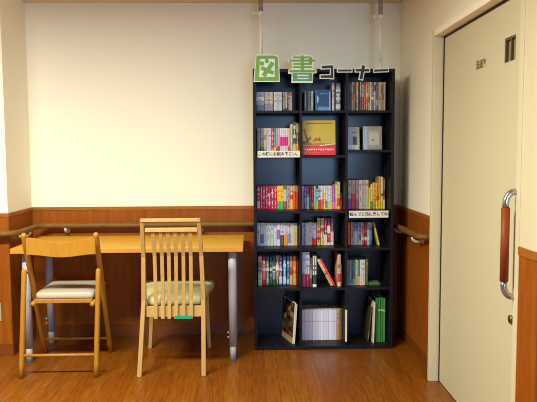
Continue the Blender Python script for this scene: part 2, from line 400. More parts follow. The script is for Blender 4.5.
def pad(mb, m, outline, z0, z1, crown, r):
    """upholstered pad: plan outline, rounded rim, domed top"""
    t = bmesh.new(); cx = sum(p[0] for p in outline)/len(outline); cy = sum(p[1] for p in outline)/len(outline)
    levels = [(0.97, z0), (1.0, z0+0.004), (1.0, z1-r)]
    for k in range(1, 5):
        a = k/4*math.pi/2; levels.append((1-r*4*(1-math.cos(a)), z1-r+r*math.sin(a)))
    for s, z in ((0.72, z1+crown*0.6), (0.4, z1+crown*0.9), (0.1, z1+crown)): levels.append((s, z))
    rings = [[t.verts.new((cx+(x-cx)*s, cy+(y-cy)*s, z)) for x, y in outline] for s, z in levels]; n = len(outline)
    for a, b in zip(rings, rings[1:]):
        for j in range(n): t.faces.new((a[j], a[(j+1) % n], b[(j+1) % n], b[j]))
    t.faces.new(rings[0][::-1]); t.faces.new(rings[-1]); bmesh.ops.recalc_face_normals(t, faces=t.faces)
    mb._add(t, m, True)
def quad_outline(x0, x1, x2, x3, y0, y1, r, n=5):
    c = [(x0, y0), (x1, y0), (x2, y1), (x3, y1)]; out = []
    for i in range(4):
        p0, p1, p2 = Vector(c[i-1]), Vector(c[i]), Vector(c[(i+1) % 4])
        a = p1 + (p0-p1).normalized()*r; b = p1 + (p2-p1).normalized()*r
        for k in range(n+1):
            u = k/n; q = a*(1-u)**2 + p1*2*u*(1-u) + b*u*u; out.append((q.x, q.y))
        for k in range(1, 4):
            q = b.lerp(p2 + (p1-p2).normalized()*r, k/4); out.append((q.x, q.y))
    return out
m = MB(); pad(m, mat('BAB09C', 0.65), quad_outline(-1.262, -0.922, -0.930, -1.272, 3.618, 3.985, 0.03), 0.433, 0.470, 0.008, 0.02); m.build('seat_pad', fc)
m = MB(); m.tube([(-1.308, 3.518, 0.130), (-0.889, 3.518, 0.130)], 0.0085, M_FOLD, 12); m.build('stretcher', fc)
m = MB(); m.tube([(-1.316, 3.904, 0.112), (-0.905, 3.900, 0.112)], 0.0075, M_FOLD, 12); m.build('stretcher', fc)

# ---------------------------------------------------------------- slatted chair
sc_ = thing('slat_back_chair', 'pale wooden chair with tall slatted back and cream seat, beside folding chair', 'chair', (-0.465, 3.75, 0))
for x0, x1, x2 in ((-0.646, -0.617, -0.592), (-0.278, -0.277, -0.285)):
    m = MB(); t = M_CHAIR
    m.bar((x0, 3.515, 0), (x1, 3.545, 0.44), 0.026, 0.030, t, (0.024, 0.036), 0.003); m.build('rear_leg', sc_)
    m = MB(); m.bar((x1, 3.545, 0.4405), ((x1*0.5+x2*0.5), 3.488, 0.70), 0.024, 0.036, t, (0.022, 0.028), 0.0).bar((x1*0.5+x2*0.5, 3.488, 0.70), (x2, 3.385, 0.922), 0.022, 0.028, t, (0.020, 0.022), 0.002); m.build('back_post', sc_)
for x0, x1 in ((-0.668, -0.640), (-0.280, -0.296)):
    m = MB(); m.bar((x0, 4.033, 0), (x1, 4.015, 0.395), 0.022, 0.022, M_CHAIR, (0.030, 0.030), 0.003); m.build('front_leg', sc_)
def ypost(z): return 3.545 + (3.488-3.545)*(z-0.44)/0.26 if z < 0.70 else 3.488 + (3.385-3.488)*(z-0.70)/0.229
m = MB(); m.box(-0.600, -0.277, ypost(0.92)-0.012, ypost(0.92)+0.010, 0.904, 0.9225, M_CHAIR, 0.003); m.build('top_rail', sc_)
m = MB(); m.box(-0.582, -0.2955, ypost(0.862)-0.009, ypost(0.862)+0.009, 0.845, 0.869, M_CHAIR, 0.003); m.build('back_rail', sc_)
XB = (-0.549, -0.509, -0.472, -0.434, -0.391, -0.348); XT = (-0.539, -0.498, -0.459, -0.418, -0.377, -0.337)
for xb, xt in zip(XB, XT):
    m = MB(); zs = (0.332, 0.44, 0.57, 0.70, 0.78, 0.855); pr = []
    for z in zs:
        x = xb + (xt-xb)*max(0, (z-0.36))/0.49
        pr.append((x, ypost(max(z, 0.44)) - 0.004 - (0.012 if z < 0.44 else 0.012*max(0, (0.57-z)/0.13)), z))
    for q0, q1 in zip(pr, pr[1:]): m.bar(q0, q1, 0.020, 0.009, M_CHAIR, None, 0.0)
    m.build('slat', sc_)
m = MB(); m.box(-0.606, -0.289, 3.541, 3.559, 0.338, 0.400, M_CHAIR, 0.002).box(-0.632, -0.305, 4.005, 4.024, 0.335, 0.392, M_CHAIR, 0.002)
m.prism([(-0.618, 3.562), (-0.600, 3.562), (-0.625, 4.003), (-0.643, 4.003)], 0.338, 0.398, 'z', M_CHAIR).prism([(-0.296, 3.562), (-0.278, 3.562), (-0.288, 4.003), (-0.306, 4.003)], 0.338, 0.398, 'z', M_CHAIR)
m.build('seat_frame', sc_)
m = MB(); pad(m, mat('D6CE9C', 0.65), quad_outline(-0.602, -0.294, -0.238, -0.702, 3.566, 4.062, 0.04), 0.4005, 0.452, 0.012, 0.028); m.build('seat_pad', sc_)
m = MB(); m.box(-0.440, -0.344, 3.519, 3.5225, 0.331, 0.350, mat('1E9A78', 0.5), 0.0005); tp = m.build('tape_strip', sc_); tp['label'] = 'teal tape strip across slat ends'

# ---------------------------------------------------------------- bookcase
BX0, BX1, BY0, BY1, BH = 0.0168, 0.9122, 3.957, 4.247, 1.7985
bc = thing('bookcase', 'tall dark navy bookcase of three columns full of books against back wall', 'bookcase', ((BX0+BX1)/2, BY1, 0))
MB().box(BX0, BX0+0.019, BY0, BY1, 0, BH, M_CASE, 0.0008).build('side_panel', bc)
MB().box(BX1-0.019, BX1, BY0, BY1, 0, BH, M_CASE, 0.0008).build('side_panel', bc)
MB().box(BX0+0.0192, BX1-0.0192, BY0, BY1, BH-0.018, BH, M_CASE, 0.0008).build('top_panel', bc)
MB().box(BX0+0.0192, BX1-0.0192, BY0, BY1, 0, 0.0235, M_CASE, 0.0008).build('base_panel', bc)
MB().box(BX0+0.0192, BX1-0.0192, BY1-0.006, BY1, 0.0237, BH-0.0182, M_CBACK).build('back_panel', bc)
for x in (0.3108, 0.6020): MB().box(x, x+0.0148, BY0, BY1-0.0062, 0.0237, BH-0.0182, M_CASE, 0.0008).build('divider', bc)
SPAN = {'left': (0.0360, 0.3106), 'middle': (0.3258, 0.6018), 'right': (0.6170, 0.8930)}
SHELVES = {'top': (1.5395, 1.5395, 1.5395), 'second': (1.258, 1.258, 1.290), 'third': (.903,)*3, 'fourth': (.663,)*3, 'fifth': (.4045,)*3}
for nm, zs in SHELVES.items():
    for (cn, (x0, x1)), z in zip(SPAN.items(), zs): MB().box(x0, x1, BY0+0.001, BY1-0.0064, z-0.0155, z, M_CASE, 0.0006).build('shelf', bc)

# tension poles from bookcase top to ceiling
for x, y, zt, lab in ((0.072, 4.10, 2.178, 'white earthquake tension pole on the left end of bookcase top'), (0.846, 4.10, 2.160, 'white earthquake tension pole on the right end of bookcase top')):
    p_ = thing('tension_pole', lab, 'tension pole', (x, y, BH), 'tension poles between bookcase and ceiling')
    MB().tube([(x, y, BH+0.0003), (x, y, BH+0.008), (x, y, BH+0.022), (x, y, BH+0.055)], [0.030, 0.029, 0.014, 0.0125], M_WHITE, 18).build('pole_foot', p_)
    MB().tube([(x, y, BH+0.0552), (x, y, zt)], 0.0098, M_WHITE, 16).build('inner_tube', p_)
    MB().tube([(x, y, zt-0.022), (x, y, zt+0.004)], 0.0155, M_WHITE, 16).build('collar', p_)
    MB().tube([(x, y, zt+0.0042), (x, y, ZC-0.012)], 0.0145, mat('A09484', 0.4, 0.2), 16).build('outer_tube', p_)
    MB().tube([(x, y, ZC-0.0118), (x, y, ZC-0.0003)], [0.026, 0.030], M_WHITE, 18).build('ceiling_pad', p_)
    MB().tube([(x-0.015, y, zt-0.008), (x-0.036, y, zt-0.008)], 0.0045, M_WHITE, 10).tube([(x-0.036, y, zt-0.008), (x-0.050, y, zt-0.008)], 0.011, M_WHITE, 12).build('knob', p_)

# ---------------------------------------------------------------- cut-out sign letters on the bookcase top edge
YF = 3.955
K = 0.000541                      # metres per drawing unit of the big letters
def lt(x0, z0, k): return lambda x, y: (x0 + x*k, z0 - y*k)
def seg_poly(a, b, w0, w1=None):
    a, b = Vector(a), Vector(b); w1 = w1 or w0; d = (b-a).normalized(); n = Vector((-d.y, d.x))
    return [tuple(a+n*w0/2), tuple(b+n*w1/2), tuple(b-n*w1/2), tuple(a-n*w0/2)]
def grow(poly, g):
    c = Vector((sum(p[0] for p in poly)/len(poly), sum(p[1] for p in poly)/len(poly))); out = []
    n = len(poly); area2 = sum(poly[i][0]*poly[(i+1) % n][1]-poly[(i+1) % n][0]*poly[i][1] for i in range(n)); sg = 1 if area2 > 0 else -1
    for i in range(n):
        p0, p1, p2 = Vector(poly[i-1]), Vector(poly[i]), Vector(poly[(i+1) % n])
        e1, e2 = (p1-p0).normalized(), (p2-p1).normalized(); n1, n2 = Vector((e1.y, -e1.x))*sg, Vector((e2.y, -e2.x))*sg
        m = (n1+n2); m = m / max(m.length_squared, 0.5) * 2
        out.append(tuple(p1 + m*g))
    return out
def disc(c, r, n=14): return [(c[0]+r*math.cos(2*math.pi*k/n), c[1]+r*math.sin(2*math.pi*k/n)) for k in range(n)]
def rect(x0, y0, x1, y1): return [(x0, y0), (x1, y0), (x1, y1), (x0, y1)]
def letter(label, tf, layers, z):
    """layers: (name, polygons, material, depth0, depth1), front = smaller depth"""
    xs = [tf(*p)[0] for l in layers for q in l[1] for p in q]
    root = thing('cutout_letter', label, 'sign letter', ((min(xs)+max(xs))/2, YF, z), 'cut-out letters along the bookcase top')
    for name, polys, m, d0, d1 in layers:
        mb = MB()
        for i, q in enumerate(polys): mb.prism([tf(*p) for p in q], YF-d1-0.00006*i, YF-d0, 'y', m)
        mb.build(name, root)
WHT = mat('F2F4EA', 0.5); GRN = mat('74AC3C', 0.5); GR2 = mat('5AA070', 0.5); BLK = mat('1E1A1C', 0.5)
# character zu: rounded frame with two dots and crossing strokes
t1 = lt(-0.0305, 1.9132, K)
outer = [(125, 50), (330, 52), (372, 62), (390, 95), (400, 362), (95, 362)]
fg = [(132, 62), (325, 62), (362, 72), (378, 100), (387, 350), (107, 350)]
inner = [(168, 100), (343, 97), (340, 305), (157, 308)]
bars = [[fg[0], fg[1], inner[1], inner[0]], [fg[1], fg[2], fg[3], inner[1]], [fg[3], fg[4], inner[2], inner[1]], [fg[4], fg[5], inner[3], inner[2]], [fg[5], fg[0], inner[0], inner[3]]]
strokes = [disc((193, 152), 25), disc((250, 125), 24), seg_poly((320, 142), (208, 294), 46), seg_poly((186, 202), (326, 262), 42)]
letter('large green cut-out character in a rounded square frame, leftmost on bookcase', t1, [('backing', [outer], WHT, 0.0, 0.003), ('face', bars + strokes, GRN, 0.0032, 0.006)], 1.72)
# character sho
t2 = lt(0.1874, 1.9132, K)
top = [rect(240, 62, 275, 240), rect(150, 73, 345, 94), rect(105, 108, 410, 131), rect(150, 146, 368, 168), rect(150, 184, 370, 206), rect(105, 226, 410, 254), [(335, 68), (368, 84), (374, 108), (366, 165), (338, 165)]]
bot = [rect(145, 262, 372, 280), rect(145, 298, 372, 316), rect(145, 332, 372, 354), rect(145, 262, 198, 352), rect(330, 262, 372, 352)]
letter('large green and teal cut-out character with stacked bars, second on bookcase', t2,
       [('backing', [rect(228, 50, 290, 240), [(140, 66), (340, 56), (378, 74), (386, 100), (422, 104), (422, 136), (386, 140), (384, 215), (422, 222), (425, 262), (385, 268), (378, 374), (130, 374), (134, 272), (92, 270), (95, 222), (138, 214), (136, 140), (95, 138), (95, 104), (136, 98)]], WHT, 0.0, 0.003),
        ('face', top, GRN, 0.0032, 0.006), ('lower_face', bot, GR2, 0.0032, 0.006)], 1.71)
k3 = 0.000925; t3 = lt(0.4065, 1.8824, k3)
def kana(label, polys):
    letter(label, t3, [('backing', [grow(q, 6.5) for q in polys], WHT, 0.0, 0.003), ('face', polys, BLK, 0.0032, 0.006)], 1.78)
kana('black cut-out kana shaped like an open square bracket, third on bookcase', [[(47, 72), (122, 68), (122, 86), (45, 90)], [(107, 86), (122, 86), (124, 155), (107, 155)], [(38, 136), (107, 134), (107, 152), (38, 152)]])
kana('black cut-out dash over the middle column of bookcase', [rect(155, 97, 248, 110)])
kana('black cut-out kana shaped like a slanted cross on bookcase', [rect(276, 94, 368, 110), seg_poly((329, 70), (312, 162), 20)])
kana('black cut-out dash at the right end of bookcase top', [[(402, 98), (496, 94), (496, 108), (402, 112)]])

# paper strips taped on shelf edges
def strip(x0, x1, z0, z1, text, label, size, ink='141014'):
    r = thing('paper_strip', label, 'notice strip', ((x0+x1)/2, BY0-0.0008, z0), 'paper notice strips on the bookcase')
    MB().box(x0, x1, BY0-0.0012, BY0-0.0003, z0, z1, mat('ECE8DC', 0.6)).build('paper', r)
    if text:
        M_ = Matrix(((1, 0, 0, (x0+x1)/2), (0, 0, -1, BY0-0.0015), (0, 1, 0, (z0+z1)/2), (0, 0, 0, 1)))
        text_mesh(text, size, M_, mat(ink, 0.6), 'lettering', r, 0.0002, 0.0008)
strip(0.044, 0.3115, 1.2455, 1.2865, 'この順にお読み下さい。', 'white notice strip with black handwriting on second shelf of left column', 0.0242)
strip(0.626, 0.878, 0.858, 0.9025, '読んだら元に戻してね', 'white notice strip with dark lettering on third shelf of right column', 0.0246)
strip(0.6045, 0.6160, 0.050, 0.2605, None, 'narrow blank white strip on the lower divider between middle and right columns', 0)
CELLS = [
('top', 'left', 1.5395, 4.06, 0.14, [
    (0.0391, 0.0886, 0.1246, 'thick silver-blue picture box set', 'A6A9B4', [(0.05, 0.35, '6F7690'), (0.55, 0.75, 'D8DAE0')], '8A90A0'),
    (0.0919, 0.1447, 0.1245, 'thick beige box set with violet picture', 'B3A69A', [(0.0, 0.4, '8A8490'), (0.5, 0.7, 'C9B98A')], '7F7686'),
    (0.1513, 0.2042, 0.1244, 'thick plain silver-grey box set', 'B8B7B6', [(0.5, 0.6, 'A09EA2')], 'A3A1A6'),
    (0.2095, 0.2254, 0.1242, 'thin grey case with dark ends', '8C8486', [(0.0, 0.15, '3A3034')], '5A5256'),
    (0.2273, 0.2379, 0.1242, 'thin cream case with dark foot', 'C9BC9C', [(0.0, 0.2, '4A3A30')], '8B7A60'),
    (0.2399, 0.2505, 0.1242, 'thin dark red case', '5A3030', [(0.7, 0.9, 'C04A30')], 'C8B8A8'),
    (0.2525, 0.269, 0.1241, 'thin light tan case', 'B5A79A', [(0.8, 1, '8A6A60')], '8A7A70'),
]),
('top', 'middle', 1.5395, 4.06, 0.14, [
    (0.3504, 0.3611, 0.1306, 'thin pale blue-grey case', 'A9B2C0', [], '6D7686'),
    (0.363, 0.3711, 0.1305, 'thin black case', '2A2E38', [], '8A92A0'),
    (0.373, 0.39, 0.1305, 'grey case with green tint', '7C8580', [(0.0, 0.1, 'C0C4C4')], '5A625E'),
    (0.3937, 0.4057, 0.1305, 'thin white case', 'C9CDD2', [], '8A8E96'),
    (0.5288, 0.5433, 0.1828, 'tall thin white-edged book', 'B9B4B0', [(0.0, 0.5, 'D0CCC6')], '7A3A34'),
    (0.5527, 0.5823, 0.1815, 'tall black and white patterned book', '6E6E74', [(0.1, 0.25, 'C8C8CC'), (0.4, 0.5, 'C0BCC0'), (0.7, 0.8, 'B0B0B4')], 'D8D8DC'),
]),
('top', 'right', 1.5395, 4.06, 0.14, [
    (0.6322, 0.6435, 0.1868, 'dark grey case', '4A464C', [(0.0, 0.2, '6E7078')], '807C84'),
    (0.6448, 0.6548, 0.1868, 'dark violet case', '554A60', [(0.7, 0.9, '8A7A50')], '9A90A0'),
    (0.6561, 0.6641, 0.1867, 'white and orange case', 'D6C8B8', [(0.4, 0.6, 'D07840')], 'B06A40'),
    (0.6654, 0.6781, 0.1867, 'tan case', 'A8865E', [(0.6, 0.9, '7A4A34')], '6A4A38'),
    (0.6794, 0.688, 0.1867, 'orange-brown case', 'B07A48', [(0.1, 0.3, '5A3A28')], 'E0C8A0'),
    (0.6894, 0.6974, 0.1867, 'narrow white case', 'D2CCC4', [], '8A8480'),
    (0.6987, 0.7087, 0.1867, 'black case', '241E22', [], '6A6468'),
    (0.71, 0.718, 0.1866, 'off-white case', 'BDB4AC', [(0.0, 0.5, '7A5A5A')], '7A6A68'),
    (0.7193, 0.7353, 0.1866, 'maroon and brown case', '7A3A34', [(0.5, 0.9, '8A7468')], 'C8A898'),
    (0.7366, 0.7453, 0.1866, 'pinkish red case', 'A84A40', [(0.6, 0.9, '8A6858')], 'E0C0B0'),
    (0.7466, 0.7606, 0.1866, 'bright orange-red case', 'D0562A', [(0.0, 0.2, '7A4030')], 'F0C8A0'),
    (0.7619, 0.7739, 0.1866, 'tan and grey case', 'A09080', [(0.3, 0.5, '6A5A50')], '5A5048'),
    (0.7752, 0.7826, 0.1865, 'narrow cream case', 'D8CCB8', [], '9A8A78'),
    (0.7839, 0.7986, 0.1865, 'grey-brown case', '6E625C', [(0.4, 0.5, 'D0C8C0')], 'C0B4A8'),
    (0.7999, 0.8112, 0.1865, 'silver-white case', 'C4C0C0', [(0.7, 0.9, '6A4A48')], '6A6468'),
    (0.8125, 0.8252, 0.1865, 'dark brown case', '5E4A48', [(0.2, 0.4, 'A0988C')], 'A89888'),
    (0.8265, 0.8339, 0.1864, 'mid grey case', '8E8888', [], '5A5658'),
    (0.8352, 0.8425, 0.1864, 'white case with red foot', 'CFC2B4', [(0.4, 0.5, 'C05A40')], '9A5A4A'),
    (0.8439, 0.8552, 0.1864, 'golden tan case', 'B08C50', [(0.6, 0.9, '8A4A3A')], '6A4A30'),
    (0.8565, 0.8652, 0.1864, 'ochre case', 'B89A60', [(0.4, 0.6, 'A04A38')], '7A5A38'),
    (0.8665, 0.8739, 0.1864, 'cream-edged case', 'C4B898', [], '8A7A60'),
]),
('second', 'left', 1.258, 4.04, 0.15, [
    (0.0435, 0.0627, 0.1742, 'light grey book with green foot', '8E8E92', [(0.0, 0.28, '4E9468')], '6A6A70'),
    (0.0641, 0.084, 0.1741, 'grey book with brown foot', '90888E', [(0.0, 0.3, '6A4238')], '5E565E'),
    (0.0854, 0.1013, 0.174, 'cream-striped book with green foot', 'C6BE90', [(0.0, 0.25, '6E9A80')], '8E8668'),
    (0.1032, 0.1159, 0.1739, 'white book with violet lettering', 'D0C8D0', [], '8A70A8'),
    (0.1172, 0.1332, 0.1739, 'pale lilac book', 'C4B6CC', [(0.0, 0.2, 'D8D0D0')], '8E78A8'),
    (0.1352, 0.1492, 0.1738, 'red book with yellow foot', 'C23A38', [(0.0, 0.2, 'D8C070')], 'F0D0C8'),
    (0.1504, 0.1637, 0.1737, 'teal book with yellow foot', '3C7E96', [(0.0, 0.3, 'E0B440')], 'C8E0E8'),
    (0.1651, 0.1751, 0.1737, 'grey-pink book', 'B09CA0', [(0.1, 0.3, '7A6A70')], '7A6A70'),
    (0.1764, 0.1877, 0.1736, 'pale book with magenta foot', 'C8A8B4', [(0.0, 0.35, 'A82858')], '9A5A78'),
    (0.189, 0.2003, 0.1736, 'white book with pink middle band, first', 'D8D0D4', [(0.35, 0.68, 'D8288A')], 'B06890'),
    (0.2017, 0.2129, 0.1735, 'white book with pink middle band', 'D8D4D6', [(0.35, 0.68, 'E03890')], 'B06890'),
    (0.2143, 0.2256, 0.1735, 'white book with pink middle band', 'D8D4D6', [(0.35, 0.68, 'D8308A')], 'B06890'),
    (0.2269, 0.2396, 0.1734, 'white book with pink middle band', 'D8D4D6', [(0.35, 0.68, 'E03890')], 'B06890'),
    (0.2416, 0.2569, 0.1734, 'tan book with orange-red foot', 'C8B09C', [(0.0, 0.33, 'D0483A')], '8A6A5A'),
    (0.2589, 0.2703, 0.2001, 'tall white book', 'D8D0BC', [], '9A9480'),
    (0.2722, 0.2923, 0.2121, 'tall book with dark labels and yellow foot', '4E4A3C', [(0.0, 0.33, 'E8B020'), (0.52, 0.6, 'C8C0A0'), (0.8, 0.9, 'B0A888')], 'C8C4A8'),
    (0.2942, 0.3095, 0.2086, 'tall brown book with orange foot', '6A5634', [(0.0, 0.35, 'D89018'), (0.7, 0.95, '9A8E6A')], 'C8B88A'),
]),
('third', 'left', 0.903, 4.09, 0.14, [
    (0.0408, 0.0588, 0.1539, 'crimson comic with cream foot label', 'A02848', [(0.05, 0.36, 'D8C890')], 'E8C0CC'),
    (0.0601, 0.0762, 0.1538, 'crimson comic with white lettering', 'A82850', [], 'F0C8D4'),
    (0.0775, 0.0936, 0.1536, 'crimson comic with white lettering', 'B02E58', [], 'F0C8D4'),
    (0.095, 0.1118, 0.1535, 'crimson comic with white lettering', 'A42A4C', [], 'F0C8D4'),
    (0.113, 0.1298, 0.1534, 'crimson comic with white lettering', 'AC2848', [(0.2, 0.35, 'D08080')], 'F0C8D4'),
    (0.1311, 0.1505, 0.1533, 'crimson comic with white lettering', 'B23060', [], 'F0C8D4'),
    (0.1524, 0.1705, 0.1531, 'crimson comic with orange title', 'A8303C', [], 'F0B090'),
    (0.1718, 0.1912, 0.153, 'yellow comic with green foot', 'E8C020', [(0.0, 0.36, '28A050')], 'D88020'),
    (0.1924, 0.2119, 0.1529, 'yellow comic with green foot', 'E0BC28', [(0.0, 0.36, '30A854')], 'D88020'),
    (0.2131, 0.2338, 0.1527, 'white book with red foot and grey top', 'B8C4C4', [(0.0, 0.35, 'B03040'), (0.85, 1, '4A6A64')], '6A9088'),
    (0.2358, 0.2577, 0.1526, 'pinkish-grey book', 'B08C90', [], '7A5A64'),
    (0.2591, 0.2746, 0.1524, 'red-orange book with yellow foot and tan top', 'D83A20', [(0.0, 0.42, 'E0B430'), (0.78, 1, 'B0A080')], 'F0D0A0'),
    (0.2758, 0.2927, 0.1523, 'orange book with tan top', 'CC5010', [(0.78, 1, 'B4A47C')], 'E88040'),
    (0.294, 0.3095, 0.1522, 'dark orange book with tan top', 'A83C10', [(0.8, 1, '8A7A5C')], 'D87038'),
]),
('third', 'middle', 0.903, 4.09, 0.14, [
    (0.3321, 0.3495, 0.1534, 'lilac book', '8A6AA0', [(0.8, 1, 'C0A8C8')], 'C8B0D0'),
    (0.3507, 0.3648, 0.1533, 'blue-grey book', '5A6C98', [(0.3, 0.5, '8AA0B8')], 'A8B8D0'),
    (0.3661, 0.3816, 0.1532, 'dark red book with white foot', '8A1C30', [(0.0, 0.52, 'C8C4C0')], 'D09098'),
    (0.3835, 0.3964, 0.153, 'maroon book with olive foot', '6E1C2C', [(0.0, 0.5, '5A6048')], 'B06070'),
    (0.3977, 0.4131, 0.153, 'dark red-brown book', '74303C', [(0.1, 0.3, 'A06A70')], 'B88088'),
    (0.4143, 0.4253, 0.1528, 'white book with lime foot', 'C4CCC8', [(0.0, 0.35, 'B8C060')], '6AA8A0'),
    (0.4266, 0.4433, 0.1528, 'teal book with black top and green foot', '40A0A0', [(0.0, 0.33, 'A8B850'), (0.72, 1, '242C30')], 'C0E0D8'),
    (0.4445, 0.4588, 0.1526, 'white book with red foot', 'D0D0D4', [(0.0, 0.4, 'D04038')], '404850'),
    (0.46, 0.4774, 0.1525, 'white book with orange-red foot', 'CCCCD0', [(0.0, 0.42, 'E05820')], 'A07A60'),
    (0.4787, 0.4902, 0.1524, 'yellow-orange book', 'E0A028', [(0.0, 0.2, 'F0D060'), (0.7, 1, 'D8D0C0')], 'F0D890'),
    (0.4915, 0.5032, 0.1523, 'white book with blue foot', 'D4D4D8', [(0.05, 0.35, '3A60B8')], '9098A8'),
    (0.5044, 0.5225, 0.1523, 'white book with lime-green foot', 'C8CCD4', [(0.0, 0.35, 'B4C840')], '9098A8'),
    (0.5237, 0.5346, 0.1521, 'pale lilac-white book', 'CCC0D4', [(0.0, 0.3, 'D8D090')], '9888B0'),
    (0.536, 0.5533, 0.152, 'magenta-purple book with pink foot', '9A4898', [(0.0, 0.3, 'D870A0')], 'D0A0D0'),
    (0.5546, 0.5682, 0.1585, 'yellow book with orange foot', 'D8B830', [(0.0, 0.45, 'E09028')], 'F0E090'),
    (0.5694, 0.5862, 0.1767, 'tall cream book with red foot', 'C4BC88', [(0.1, 0.42, 'C83028'), (0.0, 0.1, 'E0C060')], '8A9068'),
    (0.5876, 0.6005, 0.1058, 'short dark maroon book', '5A1820', [(0.0, 0.5, 'A02828')], '8A4848'),
]),
('third', 'right', 0.903, 4.09, 0.14, [
    (0.6409, 0.6606, 0.1898, 'off-white book with purple foot', 'B8B0AC', [(0.0, 0.35, '8A5090')], '8A8080'),
    (0.6622, 0.6883, 0.1896, 'pinkish-tan book with red foot', 'C0A090', [(0.0, 0.52, 'C83830')], '8A6A60'),
    (0.6898, 0.7096, 0.1895, 'grey-violet book', 'A09498', [(0.0, 0.3, '8A6A80')], '6E6068'),
    (0.7112, 0.7333, 0.1893, 'pale pink-white book', 'CCBCB8', [], 'A08C8C'),
    (0.7349, 0.7531, 0.1892, 'tan-grey book', 'B4A898', [], '807468'),
    (0.7546, 0.7736, 0.1891, 'light tan-grey book', 'B8AE98', [], '8A8070'),
    (0.7754, 0.788, 0.1402, 'short yellow-green book', 'B4B030', [(0.0, 0.3, 'C8C860')], 'E0DC80'),
    (0.7895, 0.803, 0.1597, 'yellow book with green foot', 'D8C850', [(0.0, 0.3, '20804A')], 'A09030'),
    (0.8045, 0.8235, 0.1699, 'tan-orange book', 'C8A070', [(0.0, 0.4, 'D88048')], '8A6038'),
    (0.8251, 0.8433, 0.1697, 'orange book with yellow foot', 'D89030', [(0.0, 0.32, 'E8C020'), (0.33, 0.5, 'C05828')], '8A5018'),
    (0.8448, 0.8566, 0.2011, 'tall tan book with yellow foot', 'B89858', [(0.0, 0.3, 'E0B828')], '7A6030'),
    (0.8582, 0.8709, 0.2089, 'tallest cream book with yellow foot', 'D0C490', [(0.0, 0.25, 'E8C020'), (0.4, 0.48, '206040')], '8A8858'),
    (0.8725, 0.8844, 0.1986, 'tall brown book with white foot', '6A5640', [(0.0, 0.3, 'D0C8B0'), (0.4, 0.6, '602028')], 'A89070'),
]),
('fourth', 'left', 0.663, 4.09, 0.14, [
    (0.0392, 0.0595, 0.1509, 'white-lilac paperback', 'BDB8C8', [], '8A86A0'),
    (0.0608, 0.0818, 0.1507, 'white-lilac paperback with blue label', 'C0C0CC', [(0.1, 0.5, '3A6AB0')], '8A88A0'),
    (0.0831, 0.1034, 0.1505, 'white-lilac paperback', 'C4C0CC', [], '9490A4'),
    (0.1048, 0.1251, 0.1503, 'white paperback with grey lettering', 'C4C8C8', [], '8A9498'),
    (0.1264, 0.146, 0.1502, 'white-grey paperback with pale stripes', 'C0C8C8', [(0.3, 0.5, 'A8B4B8')], '8A9AA0'),
    (0.1474, 0.167, 0.15, 'white-lilac paperback', 'C8C4D0', [], '9088A8'),
    (0.1684, 0.1907, 0.1498, 'white paperback with magenta label', 'C8BCD0', [(0.28, 0.7, 'B848A8')], '9080A8'),
    (0.1927, 0.2157, 0.1496, 'white paperback with dark green label', 'C4C0C8', [(0.0, 0.46, '38483C')], '88808E'),
    (0.2171, 0.2415, 0.1494, 'white paperback with orange label', 'C8BCC0', [(0.0, 0.5, 'D88838')], 'A08C8C'),
    (0.2428, 0.2632, 0.1492, 'white paperback with blue-grey label', 'C0BCC4', [(0.1, 0.52, '7A84A8')], '88808E'),
    (0.2645, 0.2835, 0.149, 'beige-white paperback', 'C4BCB0', [], '90887E'),
    (0.2848, 0.3045, 0.1489, 'cream-tan paperback', 'C0AC84', [(0.1, 0.5, 'C8A868')], '8A7A58'),
]),
('fourth', 'middle', 0.663, 4.09, 0.14, [
    (0.3352, 0.3517, 0.1503, 'pale blue-white paperback', 'B0B4CC', [], '8084A0'),
    (0.353, 0.3668, 0.1502, 'white-lilac paperback', 'BCBCD0', [], '8888A4'),
    (0.3681, 0.3826, 0.1501, 'white paperback', 'C4C4D0', [], '9090A0'),
    (0.3839, 0.3997, 0.1539, 'cream paperback', 'C8C8B4', [], '98988A'),
    (0.401, 0.4142, 0.1498, 'lilac paperback with red foot', 'C0AEC8', [(0.0, 0.35, 'B83030')], '8A78A0'),
    (0.4155, 0.4307, 0.1497, 'pale lilac paperback with red foot', 'C4B8D0', [(0.0, 0.3, 'C82838')], '8A78A0'),
    (0.4353, 0.4564, 0.1799, 'tall comic mottled yellow, red and white', 'C8A860', [(0.0, 0.1, 'C0C040'), (0.2, 0.3, 'A82828'), (0.45, 0.55, 'D84848'), (0.65, 0.75, 'A89838'), (0.85, 1, 'C8B050')], '8A2028'),
    (0.4597, 0.4801, 0.1797, 'tall comic mottled cream and red', 'D0A880', [(0.0, 0.15, 'C8C060'), (0.3, 0.4, 'E8D0B8'), (0.5, 0.65, 'B83040'), (0.85, 1, 'D8B888')], 'A02830'),
    (0.4827, 0.5005, 0.1775, 'tall comic with black middle and red top', '8A3840', [(0.0, 0.4, 'D8D0C8'), (0.45, 0.62, '1C1418'), (0.8, 0.9, 'A06A70')], 'C8A0A0'),
    (0.5032, 0.5229, 0.1773, 'tall maroon and white comic', '9A2434', [(0.0, 0.1, 'D0C8C0'), (0.2, 0.35, 'C83838'), (0.45, 0.7, 'E0D4CC')], 'E0B0B0'),
    (0.5249, 0.5447, 0.1792, 'tall dark magenta comic with white lower half', '8C2444', [(0.0, 0.1, 'D8D0B8'), (0.1, 0.5, 'D0B0A0'), (0.55, 0.65, '401820')], 'D09090'),
]),
('fourth', 'right', 0.663, 4.09, 0.14, [
    (0.64, 0.657, 0.1501, 'orange-red book', 'C84C28', [], 'E89060'),
    (0.6584, 0.6693, 0.1499, 'tan-gold book', 'A88040', [(0.0, 0.3, 'C0A868')], 'D8B870'),
    (0.6706, 0.6822, 0.1498, 'lilac-grey book', '9C94A4', [(0.0, 0.3, 'C0B8C0')], '706880'),
    (0.6836, 0.7026, 0.1497, 'blue book with pinkish-white foot', '3C60A0', [(0.0, 0.6, 'C4BCC8')], 'A0A8C8'),
